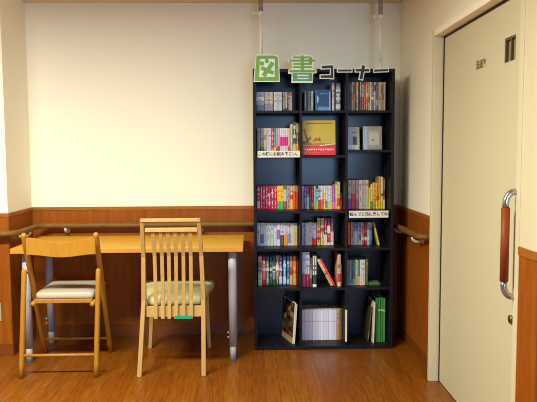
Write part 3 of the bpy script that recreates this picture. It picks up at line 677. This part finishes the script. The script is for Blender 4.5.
    (0.704, 0.7108, 0.1496, 'slim pale grey book', 'B0B4BC', [], '808890'),
    (0.7122, 0.7265, 0.1495, 'teal-blue book', '2A5A90', [(0.0, 0.2, '8AB0A8')], '90B8D0'),
    (0.7279, 0.7354, 0.1494, 'slim white book with orange middle', 'D0C8BC', [(0.5, 0.8, 'D88040')], 'A08870'),
    (0.7367, 0.7517, 0.1493, 'brick-red book', 'B83C28', [(0.0, 0.2, 'C82828'), (0.2, 0.35, 'D8C8B8')], 'D88868'),
    (0.7531, 0.7681, 0.1492, 'dark maroon book with white band', '5E2028', [(0.0, 0.2, 'A02C30'), (0.2, 0.35, 'D0C0B8')], 'A06868'),
    (0.7695, 0.7838, 0.149, 'pale green-white book', 'B4C4B4', [], '7E9488'),
    (0.7852, 0.8022, 0.1489, 'blue-teal book', '2E5C88', [(0.0, 0.3, '28408C'), (0.8, 1, '90A8A8')], '80A8C0'),
]),
('fifth', 'left', 0.4045, 4.06, 0.14, [
    (0.0442, 0.0689, 0.1914, 'comic mottled cream, olive and pale green', '98A078', [(0.0, 0.45, 'A8BC98'), (0.48, 0.55, '4A78A0'), (0.6, 0.8, '6E6E30'), (0.85, 1, 'D09898')], '38402A'),
    (0.0716, 0.0928, 0.1911, 'pink and red comic', 'D06A80', [(0.0, 0.2, 'B01828'), (0.5, 0.6, 'E8B8B8'), (0.85, 1, '8A1828')], 'F0D0D0'),
    (0.0969, 0.1166, 0.1909, 'comic mottled olive and white on dark', '6A7850', [(0.1, 0.25, '88A088'), (0.5, 0.6, 'D8D8C0'), (0.8, 1, '404A70')], 'D8D8C0'),
    (0.1208, 0.1356, 0.1906, 'dark blue comic with white middle', '28304E', [(0.3, 0.4, '9098A8'), (0.5, 0.6, 'D0D0D8')], 'A0A8C0'),
    (0.1384, 0.1567, 0.1905, 'white and grey-blue mottled comic', '8890A0', [(0.0, 0.2, '3A5848'), (0.45, 0.65, 'D0D0D8'), (0.8, 1, '303858')], '2A3048'),
    (0.1595, 0.1799, 0.1961, 'olive and cream mottled comic', '8A8460', [(0.0, 0.2, '3A4A34'), (0.5, 0.65, 'D8D0C0'), (0.75, 0.85, '2A2A28')], 'D0C8A8'),
    (0.1827, 0.2024, 0.19, 'purple comic with white foot', '6E4A90', [(0.05, 0.3, 'C8C4CC'), (0.5, 0.6, 'C8A8D0')], 'D0B8E0'),
    (0.208, 0.2278, 0.1898, 'bright blue comic with white foot', '3080B0', [(0.05, 0.3, 'B8C8D8'), (0.5, 0.7, '40A0A0')], 'C0E0F0'),
    (0.2327, 0.2495, 0.1895, 'blue comic', '3470A0', [(0.05, 0.2, 'A8C0D8'), (0.35, 0.5, '285078')], 'A0C8E0'),
    (0.2524, 0.2693, 0.1893, 'pink-tan comic with red middle', 'D08868', [(0.35, 0.5, 'B83828'), (0.05, 0.3, 'E0A898')], 'A04030'),
    (0.2714, 0.2947, 0.1891, 'orange comic with olive-yellow foot', 'D86818', [(0.0, 0.4, 'B09838'), (0.4, 0.48, '5A5028')], 'E89850'),
    (0.2968, 0.3095, 0.1889, 'dark maroon comic', '4A1418', [], '8A3030'),
]),
('fifth', 'middle', 0.4045, 4.0, 0.14, [
    (0.3285, 0.3525, 0.2274, 'tall white-blue book with magenta foot', 'B8BCD4', [(0.0, 0.36, 'A03060')], '7880A0'),
    (0.354, 0.3767, 0.2271, 'tall white book with maroon foot', 'C0C4D8', [(0.0, 0.36, '8A1438')], '7880A0'),
    (0.3781, 0.393, 0.1882, 'dark violet-brown book', '4A3440', [(0.3, 0.6, '8A7A80')], '8A6A70'),
    (0.3979, 0.4213, 0.2074, 'black book with white label and foot', '2A2C2E', [(0.38, 0.96, 'C8C0B4'), (0.0, 0.08, 'E0DCD0')], '5A5A58'),
    (0.5602, 0.5794, 0.2108, 'cream book with red lower band', 'C8A890', [(0.15, 0.4, 'C03020'), (0.0, 0.14, 'D8C8A0')], '8A6048'),
    (0.581, 0.5888, 0.1445, 'slim dark red book', '5A1418', [], '8A3838'),
]),
('fifth', 'right', 0.4045, 4.03, 0.14, [
    (0.6256, 0.6332, 0.1684, 'slim blue-grey booklet', '7C88A0', [], '505870'),
    (0.6346, 0.6422, 0.1683, 'slim dark blue booklet', '404A60', [(0.0, 0.1, '90A0A8')], '8890A0'),
    (0.6435, 0.6511, 0.1682, 'slim pale blue booklet', '90A0B0', [], '586878'),
    (0.6525, 0.6614, 0.1681, 'slim grey booklet', '5A6474', [(0.0, 0.1, 'A0A8A8')], '9098A0'),
    (0.6628, 0.6807, 0.168, 'teal booklet', '2A5A68', [(0.0, 0.25, '7AA088')], '60909A'),
    (0.6821, 0.6959, 0.1678, 'cream-yellow booklet', 'C8C08C', [(0.0, 0.35, 'D8A070')], '908858'),
    (0.6973, 0.7097, 0.1677, 'sea-green booklet', '2E6A58', [(0.0, 0.35, 'D0A880')], '70A890'),
    (0.7111, 0.7235, 0.1675, 'white booklet', 'C4C4C8', [(0.0, 0.2, 'D8C0A8')], '8A8A90'),
    (0.7248, 0.7441, 0.1674, 'pinkish-white booklet', 'CCBCC0', [(0.0, 0.12, 'D8B898')], '988890'),
    (0.7476, 0.7648, 0.172, 'olive-green booklet', '4A5A20', [], '7A8838'),
]),
('bottom', 'middle', 0.0235, 4.085, 0.15, [
    (0.3342, 0.3513, 0.2084, 'white-lilac volume of a matching set', 'CCC8DC', [(0.6, 0.63, 'B0A8C0')], 'B8B0CC'),
    (0.3522, 0.3693, 0.2082, 'white-lilac volume of a matching set', 'D8D4E4', [(0.6, 0.63, 'B0A8C0')], 'B8B0CC'),
    (0.3701, 0.3872, 0.208, 'white-lilac volume of a matching set', 'D0CCE0', [(0.6, 0.63, 'B0A8C0')], 'B8B0CC'),
    (0.3881, 0.4052, 0.2077, 'white-lilac volume of a matching set', 'CCC8DC', [(0.6, 0.63, 'B0A8C0')], 'B8B0CC'),
    (0.406, 0.4231, 0.2075, 'white-lilac volume of a matching set', 'D8D4E4', [(0.6, 0.63, 'B0A8C0')], 'B8B0CC'),
    (0.424, 0.4411, 0.2073, 'white-lilac volume of a matching set', 'D0CCE0', [(0.6, 0.63, 'B0A8C0')], 'B8B0CC'),
    (0.442, 0.4591, 0.2071, 'white-lilac volume of a matching set', 'CCC8DC', [(0.6, 0.63, 'B0A8C0')], 'B8B0CC'),
    (0.4599, 0.4771, 0.2068, 'white-lilac volume of a matching set', 'D8D4E4', [(0.6, 0.63, 'B0A8C0')], 'B8B0CC'),
    (0.4778, 0.495, 0.2066, 'white-lilac volume of a matching set', 'D0CCE0', [(0.6, 0.63, 'B0A8C0')], 'B8B0CC'),
    (0.4958, 0.513, 0.2064, 'white-lilac volume of a matching set', 'CCC8DC', [(0.6, 0.63, 'B0A8C0')], 'B8B0CC'),
    (0.5138, 0.531, 0.2062, 'white-lilac volume of a matching set', 'D8D4E4', [(0.6, 0.63, 'B0A8C0')], 'B8B0CC'),
    (0.5318, 0.5489, 0.2059, 'white-lilac volume of a matching set', 'D0CCE0', [(0.6, 0.63, 'B0A8C0')], 'B8B0CC'),
    (0.5498, 0.5669, 0.2057, 'white-lilac volume of a matching set', 'CCC8DC', [(0.6, 0.63, 'B0A8C0')], 'B8B0CC'),
    (0.5705, 0.5871, 0.2054, 'tan-orange volume beside the white set', 'C09860', [(0.0, 0.5, 'C88838')], '8A6A40'),
    (0.5891, 0.6005, 0.2052, 'slim brown volume', '6A5840', [], '8A7858'),
]),
('bottom', 'right', 0.0235, 4.02, 0.2, [
    (0.81, 0.8178, 0.2555, 'slim dark maroon picture book', '4A1420', [], '7A4048'),
    (0.8187, 0.832, 0.2966, 'leftmost slim green workbook', '2E6E30', [], '4E8A48'),
    (0.8341, 0.8474, 0.2986, 'second of the slim green workbooks', '3A7A38', [(0.7, 0.74, 'B0C8A0')], '5A9450'),
    (0.8496, 0.8629, 0.2984, 'third of the slim green workbooks', '347234', [(0.7, 0.74, 'B0C8A0')], '548E4C'),
    (0.8651, 0.8783, 0.2938, 'rightmost slim green workbook', '44803E', [(0.7, 0.74, 'B0C8A0')], '6AA060'),
]),
]

# ---------------------------------------------------------------- books
PAGE = 'CFC4A4'
def book_mesh(w, h, d, base, bands, ink, seed, text=True):
    """spine at y=0 facing -y, depth d; covers, recessed page block, rounded spine with bands and lettering blocks"""
    base = vivid(base); ink = vivid(ink, 1.15); bands = [(a_, b_, vivid(c_)) for a_, b_, c_ in bands]
    mb = MB(); cv = mat(base, 0.45); tc = min(0.002, w*0.12)
    n = 16; cuts = sorted({0.0, 1.0, *[k/n for k in range(1, n)], *[v for b_ in bands for v in b_[:2]]})
    cuts = [c for i, c in enumerate(cuts) if i == 0 or c - cuts[i-1] > 0.012]
    def bandcol(z):
        col = base
        for z0, z1, cc in bands:
            if z0 <= z <= z1: col = cc
        return col
    xs = (0.0, 0.12, 0.39, 0.61, 0.88, 1.0); bul = (0.0014, 0.0004, 0.0, 0.0, 0.0004, 0.0014)
    bm = mb.bm; V = {}
    def vert(i, j):
        if (i, j) not in V: V[(i, j)] = bm.verts.new((xs[i]*w, bul[i] if w > 0.008 else 0.0, cuts[j]*h))
        return V[(i, j)]
    for j in range(len(cuts)-1):
        zc = (cuts[j]+cuts[j+1])/2; c0 = bandcol(zc)
        hsh = (seed*7919 + j*104729 + (j*seed) % 13) % 97
        for i in range(5):
            col = c0
            if text and i == 2 and 0.08 < zc < 0.93 and hsh % 3 != 0: col = ink
            if text and i in (1, 3) and 0.5 < zc < 0.9 and hsh % 5 == 1 and w > 0.014: col = ink
            f = bm.faces.new((vert(i, j), vert(i+1, j), vert(i+1, j+1), vert(i, j+1))); f.material_index = mb.mi(mat(col, 0.45))
    mb.box(0, tc, 0.0015, d, 0, h, cv); mb.box(w-tc, w, 0.0015, d, 0, h, cv)
    mb.box(tc, w-tc, 0.0015, 0.003, 0, h, cv)
    mb.box(tc, w-tc, 0.0032, d-0.003, 0.002, h-0.0025, mat(PAGE, 0.8))
    return mb
ORD = ['leftmost', 'second', 'third', 'fourth', 'fifth', 'sixth', 'seventh', 'eighth', 'ninth', 'tenth', 'eleventh', 'twelfth', 'thirteenth', 'fourteenth', 'fifteenth', 'sixteenth', 'seventeenth', 'eighteenth', 'nineteenth', 'twentieth', 'twenty-first', 'twenty-second']
NOORD = {('top', 'middle'), ('fifth', 'middle'), ('bottom', 'right')}
seed = 3
for shelf, colm, z, Y, dep, books in CELLS:
    for i, (x0, x1, h, desc, base, bands, ink) in enumerate(books):
        seed += 1
        mb = book_mesh(x1-x0, h, dep, base, bands, ink, seed, 'matching set' not in desc)
        kind = 'box_set' if 'box set' in desc else 'disc_case' if desc.endswith('case') or ' case ' in desc else 'comic_book' if 'comic' in desc else 'book'
        o = mb.build(kind, None, Vector((0, 0, 0))); jit = ((seed*37) % 7 - 3)*0.0012
        o.location = (x0, Y + jit, z + 0.0005)
        pos = '' if (shelf, colm) in NOORD else (' leftmost,' if i == 0 else f' {ORD[i]} from left,')
        tag(o, f'{desc},{pos} {shelf} shelf, {colm} column', {'box_set': 'box set', 'disc_case': 'disc case', 'comic_book': 'comic'}.get(kind, 'book'), f'upright volumes on the {shelf} shelf of the {colm} column')

def placed_book(name, w, h, d, base, bands, ink, M_, label, cat='book', group=None, sd=5, text=True):
    o = book_mesh(w, h, d, base, bands, ink, sd, text).build(name, None, Vector((0, 0, 0))); o.matrix_world = M_
    return tag(o, label, cat, group)
def RZ(a): return Matrix.Rotation(math.radians(a), 4, 'Z')
def RY(a): return Matrix.Rotation(math.radians(a), 4, 'Y')
def RX(a): return Matrix.Rotation(math.radians(a), 4, 'X')
def TR(*v): return Matrix.Translation(v)
# leaning books (rotate about the foot)
placed_book('book', 0.010, 0.152, 0.13, 'C8B838', [(0, .1, 'E8E0C0')], 'E0D890', TR(0.8375, 4.07, 0.6640) @ RY(-13) @ TR(0, 0, 0), 'yellow book leaning left at the right end, fourth shelf, right column')
placed_book('book', 0.017, 0.196, 0.14, 'C4B494', [(.42, .48, '5A4A3A'), (0, .42, 'B8A070')], '8A7A60', TR(0.517, 4.0, 0.4063) @ RY(-28), 'cream book leaning left against red one, fifth shelf, middle column')
placed_book('book', 0.012, 0.196, 0.14, 'C82A34', [], 'E08A88', TR(0.537, 4.0, 0.4063) @ RY(-28), 'red book leaning left, fifth shelf, middle column')
# slim pale picture book leaning beside the green workbooks
placed_book('book', 0.0085, 0.270, 0.2, 'D8CEBC', [], 'B0A490', TR(0.7935, 4.0, 0.0242) @ RY(1.6), 'slim cream picture book beside green workbooks, bottom shelf, right column')
placed_book('book', 0.005, 0.235, 0.2, '3E3A2C', [(.1, .3, '7A7250')], '8A8058', TR(0.765, 4.03, 0.0242) @ RY(5.5), 'dim olive picture book leaning behind, bottom shelf, right column')
# small green booklet lying on the fifth shelf
m = MB(); m.box(0.768, 0.842, 4.02, 4.12, 0.4050, 0.4160, mat('3E6A30', 0.5), 0.001).box(0.770, 0.840, 4.0215, 4.1185, 0.4162, 0.4205, mat('68885A', 0.5), 0.001)
tag(m.build('booklet'), 'small green booklet lying flat, fifth shelf, right column', 'booklet')
# two large picture books standing askew on the bottom left shelf
for k, (w_, h_, base, off_, lab) in enumerate(((0.007, 0.272, '8A4A30', 0.0, 'large picture book with colourful cover standing askew, bottom shelf, left column'), (0.006, 0.262, 'C8BCA0', 0.0095, 'large pale-edged picture book behind the colourful one, bottom shelf, left column'))):
    M_ = TR(0.2655+off_, 4.006, 0.0250) @ RZ(17) @ RY(4.0)
    root = thing('picture_book', lab, 'picture book', (0, 0, 0), 'large picture books in the bottom left cell'); root.matrix_world = M_
    mb = book_mesh(w_, h_, 0.21, 'E0D8C4', [], 'A89878', 11, False); o = mb.build('cover', None, Vector((0, 0, 0))); o.parent = root
    if k == 0:
        mb = MB(); cols = ['2A4A2A', '6A2420', '8A5A34', '5A4A24', 'A88A58', '2E2018']
        import random
        rnd = random.Random(4)
        for a in range(6):
            for b_ in range(8):
                cc = cols[(a*5+b_*3+rnd.randint(0, 2)) % 6] if b_ > 0 else 'C0A878'
                mb.box(-0.0006, 0.0, 0.004+a*0.034, 0.004+(a+1)*0.034, 0.003+b_*0.033, 0.003+(b_+1)*0.033, mat(cc, 0.4))
        o = mb.build('cover_picture', None, Vector((0, 0, 0))); o.parent = root

# face-out books
def faceout(name, x0, x1, zb, h, y, tilt, d, base, label, art):
    root = thing(name, label, 'book', (0, 0, 0), 'books shown face-out on the bookcase'); root.matrix_world = TR(x0, y, zb + 0.0005 + d*math.sin(math.radians(tilt))) @ RX(-tilt)
    w_ = x1-x0; m = MB(); m.box(0, w_, 0, 0.002, 0, h, mat(base, 0.35)).box(0, w_, d-0.002, d, 0, h, mat(base, 0.35)).box(0, 0.002, 0.002, d-0.002, 0, h, mat(base, 0.35))
    o = m.build('cover', None, Vector((0, 0, 0))); o.parent = root
    m = MB(); m.box(0.002, w_-0.003, 0.0021, d-0.0021, 0.003, h-0.003, mat(PAGE, 0.8)); o = m.build('pages', None, Vector((0, 0, 0))); o.parent = root
    for nm, items in art:
        m = MB()
        for lay, poly, cc in items: m.prism([(u*w_, v*h) for u, v in poly], -0.0004*(lay+1), -0.0004*lay, 'y', mat(vivid(cc), 0.35))
        o = m.build(nm, None, Vector((0, 0, 0))); o.parent = root
R4 = lambda a, b, c, d: [(a, b), (c, b), (c, d), (a, d)]
faceout('book', 0.419, 0.519, 1.5395, 0.140, 4.05, 8, 0.014, '3A5A94', 'deep blue book shown face-out, top shelf, middle column',
        [('cover_picture', [(0, R4(.0, .0, .1, 1), '4A6CA0'), (0, [(.11, .35), (.2, .45), (.22, .62), (.14, .72), (.11, .7)], 'B0C4D8'), (0, R4(.15, .02, .9, .2), '6A90B8'), (0, R4(.9, .02, .98, .9), '98B0C8'), (0, R4(.3, .78, .85, .84), '5A7CB0')])])
brown = '7A4A24'
faceout('picture_book', 0.3335, 0.5465, 1.258, 0.2225, 4.02, 5, 0.016, 'C0A038', 'ochre picture book with red paper band shown face-out, second shelf, middle column',
        [('cover_picture', [(0, R4(.02, .30, .99, .98), 'B8A040'), (0, R4(.1, .90, .92, .93), '8A7428'), (0, [(0.0, .3), (.35, .3), (.22, .36), (.0, .41)], '4A7A34'), (0, R4(.36, .3, .95, .34), '7A8A48'),
          (1, [(.03, .72), (.09, .76), (.1, .62), (.17, .48), (.26, .54), (.27, .46), (.2, .42), (.19, .34), (.12, .34), (.09, .5)], brown), (1, [(.3, .40), (.4, .5), (.5, .46), (.53, .38), (.47, .42), (.36, .38)], 'A0502C'), (1, [(.44, .42), (.53, .52), (.57, .36), (.5, .44)], brown), (1, disc((.66, .44), .05), 'A89A50')]),
         ('paper_band', [(1, [(0, 0), (1, 0), (1, .30), (.85, .28), (.6, .26), (.3, .275), (0, .27)], 'D03020'), (2, [(.5, .25), (.75, .285), (.99, .31), (.99, .33), (.8, .315), (.55, .28)], 'E8D8C8')] + [(2, R4(.05+.07*k, .13 if k % 3 else .145, .10+.07*k, .18), 'F0C8C0') for k in range(13)] + [(2, disc((.1, .07), .035), 'E07868'), (2, R4(.17, .05, .55, .07), 'E05040')])])
faceout('book', 0.6290, 0.7070, 1.290, 0.148, 4.05, 7, 0.014, 'B8C0C8', 'pale blue-white book with dark photo shown face-out, second shelf, right column',
        [('cover_picture', [(0, R4(.02, .02, .9, .2), 'D8DCE0'), (0, R4(.9, .0, 1, 1), 'B0AC58'), (0, R4(.44, .22, .76, .58), '3A4248'), (0, R4(.4, .74, .76, .77), '3A3A40'), (0, R4(.05, .2, .4, .75), '9CB4C8')])])
faceout('book', 0.7310, 0.8540, 1.290, 0.151, 4.05, 7, 0.020, 'A8A098', 'beige-grey book with patterned border shown face-out, second shelf, right column',
        [('cover_picture', [(0, R4(.0, .0, .22, 1), '9AAAC0'), (0, R4(.24, .04, .96, .1), '7A726E'), (0, R4(.24, .9, .96, .96), '8A827C'), (0, R4(.9, .1, .97, .9), '8A807A'), (0, R4(.3, .2, .84, .78), 'B4ACA0'),
          (1, R4(.3, .74, .84, .76), '807468'), (1, disc((.52, .42), .045), '4A4440')] + [(1, R4(.27+.09*k, .05, .31+.09*k, .09), 'B8B0A4') for k in range(7)])])
